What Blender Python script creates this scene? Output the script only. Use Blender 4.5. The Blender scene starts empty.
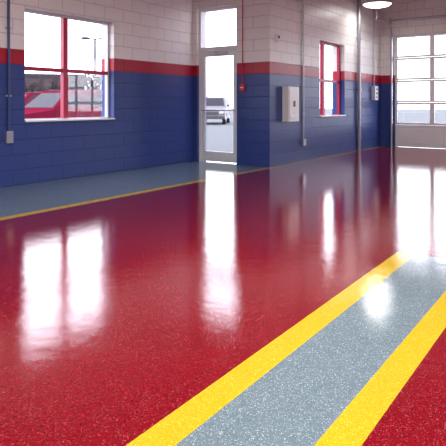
import bpy, math, random
from mathutils import Vector, Matrix
random.seed(7)
S=bpy.context.scene
S.view_settings.view_transform='Standard'

# ------------------------------------------------------------ materials
def newmat(name):
    m=bpy.data.materials.new(name); m.use_nodes=True
    return m, m.node_tree, m.node_tree.nodes['Principled BSDF']
def mat(name,col,rough=.5,metal=0,emit=0,noise=.06,spec=.5):
    m,nt,b=newmat(name)
    n=nt.nodes.new('ShaderNodeTexNoise'); n.inputs['Scale'].default_value=9
    mx=nt.nodes.new('ShaderNodeMix'); mx.data_type='RGBA'
    nt.links.new(n.outputs['Fac'],mx.inputs[0])
    mx.inputs[6].default_value=[c*(1-noise) for c in col]+[1]
    mx.inputs[7].default_value=[min(1,c*(1+noise)) for c in col]+[1]
    nt.links.new(mx.outputs[2],b.inputs['Base Color'])
    b.inputs['Roughness'].default_value=rough; b.inputs['Metallic'].default_value=metal
    b.inputs['Specular IOR Level'].default_value=spec
    if emit:
        b.inputs['Emission Color'].default_value=(*col,1); b.inputs['Emission Strength'].default_value=emit
    return m
def math_node(nt,op,a,b=None):
    n=nt.nodes.new('ShaderNodeMath'); n.operation=op
    for i,v in enumerate((a,b)):
        if v is None: continue
        if isinstance(v,(int,float)): n.inputs[i].default_value=v
        else: nt.links.new(v,n.inputs[i])
    return n.outputs[0]
def mixc(nt,f,a,b):
    n=nt.nodes.new('ShaderNodeMix'); n.data_type='RGBA'
    if isinstance(f,(int,float)): n.inputs[0].default_value=f
    else: nt.links.new(f,n.inputs[0])
    for i,v in ((6,a),(7,b)):
        if isinstance(v,tuple): n.inputs[i].default_value=(*v,1)
        else: nt.links.new(v,n.inputs[i])
    return n.outputs[2]
ROW=.2045
def block_mat(name,axis):
    m,nt,b=newmat(name)
    tc=nt.nodes.new('ShaderNodeTexCoord'); sp=nt.nodes.new('ShaderNodeSeparateXYZ')
    nt.links.new(tc.outputs['Object'],sp.inputs[0])
    cb=nt.nodes.new('ShaderNodeCombineXYZ')
    nt.links.new(sp.outputs[axis],cb.inputs[0]); nt.links.new(sp.outputs['Z'],cb.inputs[1])
    br=nt.nodes.new('ShaderNodeTexBrick'); nt.links.new(cb.outputs[0],br.inputs['Vector'])
    br.inputs['Scale'].default_value=1; br.inputs['Brick Width'].default_value=ROW*2
    br.inputs['Row Height'].default_value=ROW; br.inputs['Mortar Size'].default_value=.007
    br.inputs['Mortar Smooth'].default_value=.6
    z=sp.outputs['Z']
    blue=(.034,.062,.235); red=(.40,.010,.035); white=(.84,.79,.77)
    a=math_node(nt,'GREATER_THAN',z,ROW*8); c=math_node(nt,'GREATER_THAN',z,ROW*9)
    col=mixc(nt,a,blue,red); col=mixc(nt,c,col,white)
    mort=math_node(nt,'MULTIPLY',br.outputs['Fac'],.38)
    mul=nt.nodes.new('ShaderNodeMix'); mul.data_type='RGBA'; mul.blend_type='MULTIPLY'
    nt.links.new(mort,mul.inputs[0]); nt.links.new(col,mul.inputs[6]); mul.inputs[7].default_value=(.2,.2,.2,1)
    no=nt.nodes.new('ShaderNodeTexNoise'); no.inputs['Scale'].default_value=60; no.inputs['Detail'].default_value=5
    nt.links.new(tc.outputs['Object'],no.inputs['Vector'])
    h=math_node(nt,'MULTIPLY',br.outputs['Fac'],-1.0)
    h=math_node(nt,'ADD',h,math_node(nt,'MULTIPLY',no.outputs['Fac'],.25))
    bp=nt.nodes.new('ShaderNodeBump'); bp.inputs['Distance'].default_value=.006; bp.inputs['Strength'].default_value=.8
    nt.links.new(h,bp.inputs['Height']); nt.links.new(bp.outputs[0],b.inputs['Normal'])
    nt.links.new(mul.outputs[2],b.inputs['Base Color']); b.inputs['Roughness'].default_value=.36
    b.inputs['Specular IOR Level'].default_value=.35
    return m
def floor_mat(name,col,fleck,dark,amount):
    m,nt,b=newmat(name)
    tc=nt.nodes.new('ShaderNodeTexCoord')
    vo=nt.nodes.new('ShaderNodeTexVoronoi'); vo.inputs['Scale'].default_value=320
    nt.links.new(tc.outputs['Object'],vo.inputs['Vector'])
    sp=nt.nodes.new('ShaderNodeSeparateColor'); nt.links.new(vo.outputs['Color'],sp.inputs[0])
    f1=math_node(nt,'GREATER_THAN',sp.outputs[0],1-amount)
    f2=math_node(nt,'GREATER_THAN',sp.outputs[1],.72)
    no=nt.nodes.new('ShaderNodeTexNoise'); no.inputs['Scale'].default_value=2.2; no.inputs['Detail'].default_value=4
    nt.links.new(tc.outputs['Object'],no.inputs['Vector'])
    c0=mixc(nt,no.outputs['Fac'],tuple(x*.85 for x in col),tuple(x*1.15 for x in col))
    c=mixc(nt,f2,c0,dark); c=mixc(nt,f1,c,fleck)
    nt.links.new(c,b.inputs['Base Color'])
    n2=nt.nodes.new('ShaderNodeTexNoise'); n2.inputs['Scale'].default_value=150; n2.inputs['Detail'].default_value=2
    nt.links.new(tc.outputs['Object'],n2.inputs['Vector'])
    n3=nt.nodes.new('ShaderNodeTexNoise'); n3.inputs['Scale'].default_value=9; n3.inputs['Detail'].default_value=1
    nt.links.new(tc.outputs['Object'],n3.inputs['Vector'])
    h=math_node(nt,'ADD',n2.outputs['Fac'],math_node(nt,'MULTIPLY',n3.outputs['Fac'],3.0))
    bp=nt.nodes.new('ShaderNodeBump'); bp.inputs['Strength'].default_value=.5; bp.inputs['Distance'].default_value=.00055
    nt.links.new(h,bp.inputs['Height']); nt.links.new(bp.outputs[0],b.inputs['Normal'])
    b.inputs['Roughness'].default_value=.035; b.inputs['IOR'].default_value=1.8
    return m
M={}
M['wy']=block_mat('painted_block_y','Y'); M['wx']=block_mat('painted_block_x','X')
M['fred']=floor_mat('epoxy_red',(.195,.002,.008),(.46,.10,.12),(.14,.0015,.006),.045)
M['fgrey']=floor_mat('epoxy_grey',(.15,.205,.24),(.42,.49,.52),(.105,.15,.18),.08)
M['fyel']=floor_mat('epoxy_yellow',(.58,.39,.012),(.72,.56,.12),(.48,.31,.01),.05)
M['white']=mat('white_paint',(.80,.80,.80),.35)
M['alu']=mat('aluminium_frame',(.62,.63,.66),.35,.3)
M['mull']=mat('red_mullion',(.45,.012,.06),.35)
M['steel']=mat('galvanised_steel',(.45,.46,.50),.35,.8)
M['dark']=mat('dark_plastic',(.03,.03,.035),.4)
M['bluep']=mat('blue_paint',(.04,.06,.20),.4)
M['redp']=mat('alarm_red',(.5,.015,.02),.35)
M['lamp']=mat('lamp_lens',(1,.97,.9),.4,0,5)
M['ceil']=mat('ceiling_paint',(.6,.6,.6),.8)
M['asph']=mat('asphalt',(.10,.10,.105),.9,spec=.1)
M['bark']=mat('bark',(.05,.035,.04),.9,spec=.05)
M['brick']=mat('far_brick',(.065,.05,.055),.9,spec=.05)
M['roof']=mat('far_roof',(.035,.032,.04),.9,spec=.05)
M['tyre']=mat('tyre',(.012,.012,.012),.8)
M['rim']=mat('rim',(.5,.5,.52),.3,.9)
M['cglass']=mat('car_glass',(.02,.018,.025),.4,spec=.1)
M['carred']=mat('car_paint_red',(.12,.008,.022),.6,spec=0.0)
M['carsil']=mat('car_paint_silver',(.13,.11,.12),.35,spec=.15)
M['chrome']=mat('headlamp',(.7,.7,.7),.15,.6)
M['tail']=mat('tail_lamp',(.35,.01,.01),.2)
m=bpy.data.materials.new('window_glass'); m.use_nodes=True; nt=m.node_tree; nt.nodes.clear()
o=nt.nodes.new('ShaderNodeOutputMaterial'); t=nt.nodes.new('ShaderNodeBsdfTransparent'); g=nt.nodes.new('ShaderNodeBsdfGlossy')
g.inputs['Roughness'].default_value=.02; t.inputs[0].default_value=(.94,.95,.97,1)
mx=nt.nodes.new('ShaderNodeMixShader'); mx.inputs[0].default_value=.05
nt.links.new(t.outputs[0],mx.inputs[1]); nt.links.new(g.outputs[0],mx.inputs[2]); nt.links.new(mx.outputs[0],o.inputs[0])
M['glass']=m

# ------------------------------------------------------------ builder
class B:
    def __init__(s,name): s.n=name; s.v=[]; s.f=[]; s.mi=[]; s.ms=[]
    def m(s,k):
        if k not in s.ms: s.ms.append(k)
        return s.ms.index(k)
    def poly(s,pts,k):
        i=len(s.v); s.v+= [tuple(p) for p in pts]; s.f.append(list(range(i,i+len(pts)))); s.mi.append(s.m(k))
    def box(s,a,b,k):
        x0,x1=sorted((a[0],b[0])); y0,y1=sorted((a[1],b[1])); z0,z1=sorted((a[2],b[2]))
        i=len(s.v)
        s.v+=[(x0,y0,z0),(x1,y0,z0),(x1,y1,z0),(x0,y1,z0),(x0,y0,z1),(x1,y0,z1),(x1,y1,z1),(x0,y1,z1)]
        for q in ((0,3,2,1),(4,5,6,7),(0,1,5,4),(1,2,6,5),(2,3,7,6),(3,0,4,7)):
            s.f.append([i+j for j in q]); s.mi.append(s.m(k))
    def tube(s,p,q,r0,r1,k,n=12,cap=True):
        p=Vector(p); q=Vector(q); d=(q-p).normalized()
        u=d.orthogonal().normalized(); w=d.cross(u); i=len(s.v)
        for c,r in ((p,r0),(q,r1)):
            for j in range(n):
                a=2*math.pi*j/n; s.v.append(tuple(c+u*math.cos(a)*r+w*math.sin(a)*r))
        for j in range(n):
            s.f.append([i+j,i+(j+1)%n,i+n+(j+1)%n,i+n+j]); s.mi.append(s.m(k))
        if cap:
            s.f.append([i+j for j in range(n)][::-1]); s.mi.append(s.m(k))
            s.f.append([i+n+j for j in range(n)]); s.mi.append(s.m(k))
    def path(s,pts,r,k,n=10):
        for a,b in zip(pts,pts[1:]): s.tube(a,b,r,r,k,n)
    def lathe(s,c,prof,k,n=32):
        i=len(s.v); c=Vector(c)
        for r,z in prof:
            for j in range(n):
                a=2*math.pi*j/n; s.v.append((c.x+r*math.cos(a),c.y+r*math.sin(a),c.z+z))
        for l in range(len(prof)-1):
            for j in range(n):
                s.f.append([i+l*n+j,i+l*n+(j+1)%n,i+(l+1)*n+(j+1)%n,i+(l+1)*n+j]); s.mi.append(s.m(k))
    def done(s,bevel=0,smooth=False,parent=None,mtx=None):
        me=bpy.data.meshes.new(s.n); me.from_pydata(s.v,[],s.f)
        for k in s.ms: me.materials.append(M[k])
        for p,mi in zip(me.polygons,s.mi): p.material_index=mi; p.use_smooth=smooth
        me.update()
        ob=bpy.data.objects.new(s.n,me); bpy.context.collection.objects.link(ob)
        if mtx is not None: ob.matrix_world=mtx
        if parent: ob.parent=parent
        if bevel:
            md=ob.modifiers.new('b','BEVEL'); md.width=bevel; md.segments=2; md.limit_method='ANGLE'; md.harden_normals=False
        return ob
def empty(name):
    e=bpy.data.objects.new(name,None); bpy.context.collection.objects.link(e); return e

# ------------------------------------------------------------ room
LX=-6.5; PY=8.17; WX=-4.78; EY=13.9; RX=6.0; BY=-6.0; CH=4.3; T=.3
W1=(4.48,6.13,.85,2.43); W2=(10.2,11.5,.83,2.42)
D1=(-6.39,-5.47,2.92); G=(-4.42,-.76,2.85); G2=(.9,4.56,2.85)
def wall_open(name,axis,face,out,a0,a1,ops,k):
    b=B(name); ops=sorted(ops); cur=a0
    def bx(p0,p1,z0,z1):
        if axis=='Y': b.box((face,p0,z0),(out,p1,z1),k)
        else: b.box((p0,face,z0),(p1,out,z1),k)
    for (p0,p1,z0,z1) in ops:
        bx(cur,p0,0,CH)
        if z0>0: bx(p0,p1,0,z0)
        bx(p0,p1,z1,CH); cur=p1
    bx(cur,a1,0,CH); return b.done()
wall_open('wall_left','Y',LX,LX-T,BY,PY+T,[W1],'wy')
wall_open('wall_entry','X',PY,PY+T,LX,WX-T,[(D1[0],D1[1],0,D1[2])],'wx')
wall_open('wall_window_side','Y',WX,WX-T,PY,EY,[W2],'wy')
wall_open('wall_end','X',EY,EY+T,WX-T,RX+T,[(G[0],G[1],0,G[2]),(G2[0],G2[1],0,G2[2])],'wx')
wall_open('wall_right','Y',RX,RX+T,BY,EY,[],'wy')
wall_open('wall_back','X',BY,BY-T,LX-T,RX+T,[],'wx')
b=B('ceiling'); b.box((LX-T,BY-T,CH),(RX+T,PY+T,CH+.15),'ceil'); b.box((WX-T,PY+T,CH),(RX+T,EY+T,CH+.15),'ceil'); b.done()
b=B('floor')
def fq(x0,x1,y0,y1,k): b.poly([(x0,y0,0),(x1,y0,0),(x1,y1,0),(x0,y1,0)],k)
LE=4.05
fq(LX,WX,BY,PY,'fgrey'); fq(D1[0],D1[1],PY,PY+T,'fgrey')
fq(WX,WX+.12,BY,EY,'fyel'); 
fq(WX+.12,-1.26,BY,EY,'fred')
fq(-1.26,-1.13,BY,LE,'fyel'); fq(-1.13,-.765,BY,LE,'fgrey'); fq(-.765,-.64,BY,LE,'fyel')
fq(-1.26,-.64,LE,EY,'fred'); fq(-.64,RX,BY,EY,'fred')
fq(G[0],G[1],EY,EY+T,'fred'); fq(G2[0],G2[1],EY,EY+T,'fred')
b.done()

# ------------------------------------------------------------ windows (in X=const walls)
def window(name,face,w,mull,bar,fk,mw):
    y0,y1,z0,z1=w; b=B(name); X=face-.11; X2=X-.06; f=.04
    e=.002
    b.box((X,y0+e,z0+e),(X2,y0+f,z1-e),fk); b.box((X,y1-f,z0+e),(X2,y1-e,z1-e),fk)
    b.box((X,y0+f,z0+e),(X2,y1-f,z0+f),fk); b.box((X,y0+f,z1-f),(X2,y1-f,z1-e),fk)
    b.box((X+.012,mull-mw,z0+f),(X2,mull+mw,z1-f),'mull')
    b.box((X+.008,y0+f,bar-.028),(X2,mull-mw,bar+.028),'mull')
    b.box((X+.008,mull+mw,bar-.028),(X2,y1-f,bar+.028),'mull')
    b.box((X-.028,y0+f,z0+f),(X-.034,y1-f,z1-f),'glass')
    b.box((X,y0+e,z0+e),(face+.03,y1-e,z0+.025),'white')
    b.done()
window('window_1',LX,W1,5.25,1.60,'alu',.042)
window('window_2',WX,W2,10.62,1.60,'mull',.05)

# ------------------------------------------------------------ entry door + transom
d=empty('door_1')
b=B('frame'); x0,x1,zt=D1; Y=PY+.06; Y2=Y+.11
e=.002
b.box((x0+e,Y,0),(x0+.05,Y2,zt-e),'white'); b.box((x1-.05,Y,0),(x1-e,Y2,zt-e),'white')
b.box((x0+.05,Y,zt-.05),(x1-.05,Y2,zt-e),'white'); b.box((x0+.05,Y,2.10),(x1-.05,Y2,2.18),'white')
b.box((x0+.05,Y+.05,2.18),(x1-.05,Y+.056,zt-.05),'glass'); b.done(parent=d)
b=B('leaf'); a0=x0+.053; a1=x1-.053; Yl=Y+.02
b.box((a0,Yl,.012),(a0+.075,Yl+.045,2.095),'white'); b.box((a1-.075,Yl,.012),(a1,Yl+.045,2.095),'white')
b.box((a0+.075,Yl,.012),(a1-.075,Yl+.045,.20),'white'); b.box((a0+.075,Yl,2.0),(a1-.075,Yl+.045,2.095),'white')
b.box((a0+.075,Yl+.02,.20),(a1-.075,Yl+.026,2.0),'glass'); b.done(parent=d)
b=B('push_bar'); b.tube((a0+.04,Yl-.06,.98),(a1-.04,Yl-.06,.98),.014,.014,'alu')
b.tube((a0+.04,Yl-.06,.98),(a0+.04,Yl,.98),.012,.012,'alu'); b.tube((a1-.04,Yl-.06,.98),(a1-.04,Yl,.98),.012,.012,'alu'); b.done(parent=d,smooth=False)
b=B('door_closer'); b.box((a0+.35,Yl-.06,2.03),(a0+.62,Yl,2.085),'alu'); b.path([(a0+.45,Yl-.05,2.09),(a0+.25,Yl-.16,2.10),(a0+.12,Yl-.02,2.12)],.008,'alu',8); b.done(parent=d)

# ------------------------------------------------------------ sectional garage doors
def garage(name,g):
    x0,x1,zt=g; d=empty(name); Y=EY+.05; n=5; ph=(zt-.0)/n
    cols=4; pw=(x1-x0)/cols
    b=B('sections')
    for r in range(n):
        za=r*ph+.004; zb=(r+1)*ph-.004
        if r==0:
            b.box((x0+.004,Y,za),(x1-.004,Y+.045,zb),'white')
            for c in range(cols):
                b.box((x0+c*pw+.10,Y-.008,za+.1),(x0+(c+1)*pw-.10,Y,zb-.1),'white')
            continue
        b.box((x0+.004,Y,za),(x1-.004,Y+.045,za+.05),'white'); b.box((x0+.004,Y,zb-.05),(x1-.004,Y+.045,zb),'white')
        for c in range(cols+1):
            xc=x0+c*pw; l=max(x0+.004,xc-.055); q=min(x1-.004,xc+.055)
            b.box((l,Y,za+.05),(q,Y+.045,zb-.05),'white')
        b.box((x0+.02,Y+.02,za+.05),(x1-.02,Y+.026,zb-.05),'glass')
    b.done(parent=d,bevel=.004)
    b=B('tracks')
    for xs in (x0-.06,x1+.06):
        pts=[(xs,EY-.06,0.0),(xs,EY-.06,zt-.1)]
        for i in range(1,9):
            a=math.pi/2*i/8; pts.append((xs,EY-.06-.4*(1-math.cos(a)),zt-.1+.4*math.sin(a)))
        pts.append((xs,EY-1.2,zt+.3))
        b.path(pts,.03,'steel',8)
        for z in (.6,1.4,2.2,2.7): b.box((xs-.03,EY-.06,z),(xs+.03,EY-.001,z+.05),'steel')
        b.tube((xs,EY-1.15,zt+.3),(xs,EY-1.15,CH),.015,.015,'steel',8)
    b.done(parent=d)
    b=B('torsion_spring'); b.tube((x0-.1,EY-.12,zt+.38),(x1+.1,EY-.12,zt+.38),.016,.016,'steel')
    b.tube((x0+.5,EY-.12,zt+.38),(x0+1.6,EY-.12,zt+.38),.03,.03,'steel')
    for xs in (x0-.08,(x0+x1)/2,x1+.08): b.box((xs-.01,EY-.15,zt+.3),(xs+.01,EY-.001,zt+.46),'steel')
    b.done(parent=d)
garage('door_2',G); garage('added_daylight_door',G2)  # second door is out of view, added to let more daylight in

# ------------------------------------------------------------ wall fittings
b=B('electrical_conduit'); y=4.22
b.tube((LX+.025,y,.72),(LX+.025,y,CH),.017,.017,'bluep'); b.box((LX+.001,y-.05,.58),(LX+.055,y+.05,.74),'steel')
for z in (1.2,2.1,3.0): b.box((LX+.001,y-.04,z),(LX+.03,y+.04,z+.02),'steel')
b.done()
xp=-5.33
b=B('fire_alarm_pull_station'); b.box((xp-.05,PY-.045,1.33),(xp+.05,PY-.001,1.46),'redp'); b.box((xp-.035,PY-.06,1.385),(xp+.035,PY-.045,1.405),'white')
b.tube((xp,PY-.02,1.46),(xp,PY-.02,CH),.010,.010,'redp',8); b.done(bevel=.004)
b=B('paper_towel_dispenser'); ya,yb=8.62,9.03
b.box((WX+.001,ya,.78),(WX+.13,yb,1.42),'white'); b.box((WX+.13,ya+.03,.83),(WX+.14,yb-.03,1.37),'white')
b.box((WX+.14,ya+.17,1.05),(WX+.148,yb-.17,1.16),'dark'); b.box((WX+.14,ya+.06,.86),(WX+.146,yb-.06,.89),'alu'); b.done(bevel=.006)
b=B('electrical_conduit'); y=9.42
b.tube((WX+.022,y,.40),(WX+.022,y,CH),.014,.014,'steel'); b.box((WX+.001,y-.055,.3),(WX+.055,y+.055,.42),'steel')
for z in (.9,1.9,2.9): b.box((WX+.001,y-.035,z),(WX+.028,y+.035,z+.02),'steel')
b.done()
b=B('wall_intercom'); b.box((WX+.001,8.36,2.22),(WX+.05,8.46,2.34),'white'); b.tube((WX+.05,8.41,2.29),(WX+.056,8.41,2.29),.03,.03,'dark'); b.done()
b=B('downspout_pipe'); y=12.25
b.tube((WX+.05,y,.0),(WX+.05,y,CH),.04,.04,'steel',16)
for z in (.3,1.4,2.6,3.7): b.tube((WX+.05,y,z),(WX+.05,y,z+.07),.052,.052,'steel',16)
b.done()
b=B('door_control_box'); b.box((WX+.001,13.2,1.2),(WX+.10,13.42,1.55),'alu'); 
for z in (1.27,1.37,1.47): b.tube((WX+.10,13.31,z),(WX+.115,13.31,z),.022,.022,'redp' if z<1.3 else 'dark')
b.tube((WX+.03,13.31,1.55),(WX+.03,13.31,CH),.012,.012,'steel'); b.done()

# ------------------------------------------------------------ lamps
def lamp(x,y,z,power):
    d=empty('high_bay_lamp')
    b=B('reflector_bowl'); b.lathe((x,y,z),[(.31,0),(.315,.02),(.29,.10),(.22,.2),(.14,.27),(.09,.29)],'alu'); b.done(parent=d,smooth=True)
    b=B('lens'); b.lathe((x,y,z),[(.31,.0),(.26,-.035),(.16,-.06),(.0005,-.07)],'lamp'); b.done(parent=d,smooth=True)
    b=B('ballast'); b.lathe((x,y,z),[(.001,.29),(.10,.29),(.10,.45),(.07,.48),(.001,.48)],'alu'); b.tube((x,y,z+.48),(x,y,CH),.012,.012,'steel'); b.done(parent=d)
    L=bpy.data.lights.new('bulb','AREA'); L.shape='DISK'; L.size=.6; L.energy=power; L.color=(1,.98,.96)
    o=bpy.data.objects.new('bulb',L); o.location=(x,y,z-.09); bpy.context.collection.objects.link(o); o.parent=d
lamp(-4.28+.1,11.92,3.34,14)
for (x,y) in ((-1.2,-2.5),(-1.6,2.4),(3,-2.5),(3,2.5),(3,7.5)): lamp(x,y,3.55,195)  # unseen fixtures, added near and behind the camera to brighten the walls

# ------------------------------------------------------------ outside
GZ=-.15
b=B('parking_lot'); 
b.poly([(-120,-60,GZ),(60,-60,GZ),(60,140,GZ),(-120,140,GZ)],'asph'); b.done()
def car(name,loc,rot,paint):
    d=empty(name); mt=Matrix.Translation(loc)@Matrix.Rotation(rot,4,'Z')
    L=4.6; hw=.9
    def arc(cx,r=.37):
        return [(cx+r*math.cos(a),.34+r*math.sin(a)) for a in [math.pi-math.pi*i/10 for i in range(11)]]
    prof=[(0,.34),]+arc(.85)+arc(3.65)+[(4.55,.34),(4.6,.5),(4.58,.78),(4.45,.93),(3.4,1.06),(.08,1.06),(0,.8)]
    b=B('body'); n=len(prof)
    b.poly([(x-L/2,-hw,z) for x,z in prof],paint); b.poly([(x-L/2,hw,z) for x,z in prof][::-1],paint)
    for i in range(n):
        p=prof[i]; q=prof[(i+1)%n]
        b.poly([(p[0]-L/2,-hw,p[1]),(p[0]-L/2,hw,p[1]),(q[0]-L/2,hw,q[1]),(q[0]-L/2,-hw,q[1])],paint)
    b.done(parent=d,mtx=mt)
    b=B('cabin'); hb=hw-.02; ht=hw-.2
    P=lambda x,y,z:(x-L/2,y,z)
    A=[P(.06,-hb,1.06),P(3.42,-hb,1.06),P(3.42,hb,1.06),P(.06,hb,1.06)]; C=[P(.32,-ht,1.70),P(2.62,-ht,1.70),P(2.62,ht,1.70),P(.32,ht,1.70)]
    b.poly(C,paint)
    for i in range(4):
        j=(i+1)%4; b.poly([A[i],A[j],C[j],C[i]],paint)
    b.box(P(.5,-ht+.05,1.705),P(2.4,-ht+.09,1.76),'dark'); b.box(P(.5,ht-.09,1.705),P(2.4,ht-.05,1.76),'dark')
    b.done(parent=d,mtx=mt)
    b=B('glazing')
    def sidepane(x0,x1,x2,x3,s):
        def pt(x,t): y=(hb+(ht-hb)*t+.008)*s; return P(x,y,1.06+.64*t)
        q=[pt(x0,.12),pt(x1,.12),pt(x2,.86),pt(x3,.86)]
        b.poly(q if s<0 else q[::-1],'cglass')
    for s in (-1,1):
        sidepane(.28,1.05,1.05,.45,s); sidepane(1.15,2.05,2.05,1.15,s); sidepane(2.15,3.1,2.55,2.15,s)
    def ep(xb,xt,sgn):
        q=[]
        for t,ys in ((.12,-1),(.12,1),(.88,1),(.88,-1)):
            y=(hb+(ht-hb)*t-.1)*ys; q.append(P(xb+(xt-xb)*t+.01*sgn,y,1.06+.64*t))
        b.poly(q,'cglass')
    ep(3.42,2.62,1); ep(.06,.32,-1); b.done(parent=d,mtx=mt)
    b=B('trim')
    for s in (-1,1):
        b.box(P(4.5,s*.55,.68),P(4.62,s*.85,.84),'chrome'); b.box(P(-.02,s*.7,.75),P(.06,s*.88,1.02),'tail')
        b.box(P(3.0,s*.9,1.08),P(3.12,s*1.05,1.2),'dark'); b.box(P(1.3,s*.9,.86),P(1.45,s*.915,.89),'dark'); b.box(P(2.2,s*.9,.86),P(2.35,s*.915,.89),'dark')
    b.box(P(4.55,-.5,.6),P(4.63,.5,.8),'dark'); b.box(P(-.06,-.85,.38),P(.02,.85,.55),'dark'); b.box(P(4.56,-.85,.36),P(4.66,.85,.52),'dark')
    b.done(parent=d,mtx=mt)
    b=B('wheels')
    for cx in (.85,3.65):
        for s in (-1,1):
            b.tube(P(cx,s*.68,.34),P(cx,s*.89,.34),.34,.34,'tyre',24); b.tube(P(cx,s*.89,.34),P(cx,s*.90,.34),.21,.19,'rim',16)
    b.done(parent=d,mtx=mt)
car('suv',(-15.2,12.0,GZ),math.radians(-90),'carred')
car('suv',(-19.3,13.4,GZ),math.radians(-90),'carred')
car('suv',(-20.5,28.0,GZ),math.radians(-60),'carsil')
t=(95-223)/540; dx,dy=(-.5774+.8165*t),(.8165+.5774*t); px,py=dx*42,dy*42
b=B('parking_lot_lamp'); b.tube((px,py,GZ),(px,py,6.2),.12,.09,'dark'); b.tube((px,py,GZ),(px,py,GZ+.6),.25,.25,'asph')
r=Vector((.8165,.5774,0))
for s in (-1,1):
    c=Vector((px,py,6.2))+r*s*.75; b.tube((px,py,6.15),tuple(c),.06,.06,'dark',8); b.lathe(c,[(.001,.12),(.3,.1),(.36,0),(.3,-.06),(.001,-.07)],'dark',16)
b.done()
b=B('distant_building'); mt=Matrix.Translation((-74,56,GZ))@Matrix.Rotation(math.radians(53),4,'Z')
b.box((-20,-5,0),(5,5,5.4),'brick'); b.box((-20.3,-5.3,5.4),(5.3,5.3,5.9),'roof')
for i in range(9): b.box((-18.5+i*2.6,-5.05,1),(-17.2+i*2.6,-5.0,2.6),'cglass')
b.done(mtx=mt)
b=B('tree_row')
def branch(p,d,l,r,lv):
    q=p+d*l; b.tube(p,q,r,r*.6,'bark',5,False)
    if lv==0: return
    for i in range(4 if lv>1 else 6):
        t=random.uniform(.35,1); o=p+d*l*t
        nd=(d*.9+Vector((random.uniform(-1,1),random.uniform(-1,1),random.uniform(-.1,.7)))*.85).normalized()
        branch(o,nd,l*random.uniform(.5,.75),r*.55*(1.3-t*.5),lv-1)
for i in range(22):
    a=math.radians(-58+i*.8+random.uniform(-.4,.4)); D=random.uniform(46,60)
    p=Vector((math.sin(a)*D,math.cos(a)*D,GZ))
    branch(p,Vector((random.uniform(-.1,.1),random.uniform(-.1,.1),1)).normalized(),random.uniform(1.8,2.6),.15,4)
b.done()

# ------------------------------------------------------------ world
w=bpy.data.worlds.new('overcast'); S.world=w; w.use_nodes=True; nt=w.node_tree
bg=nt.nodes['Background']; bg.inputs['Strength'].default_value=7.5
tc=nt.nodes.new('ShaderNodeTexCoord'); sp=nt.nodes.new('ShaderNodeSeparateXYZ'); nt.links.new(tc.outputs['Generated'],sp.inputs[0])
cr=nt.nodes.new('ShaderNodeValToRGB'); nt.links.new(sp.outputs['Z'],cr.inputs[0])
cr.color_ramp.elements[0].color=(.97,.95,1,1); cr.color_ramp.elements[1].color=(.70,.77,.92,1)
nt.links.new(cr.outputs[0],bg.inputs['Color'])

# ------------------------------------------------------------ camera
c=bpy.data.cameras.new('camera'); c.sensor_width=36; c.lens=36*540/446; c.shift_y=-119/446
o=bpy.data.objects.new('camera',c); o.location=(0,0,1.1); o.rotation_euler=(math.radians(90),0,math.radians(35.264))
bpy.context.collection.objects.link(o); S.camera=o
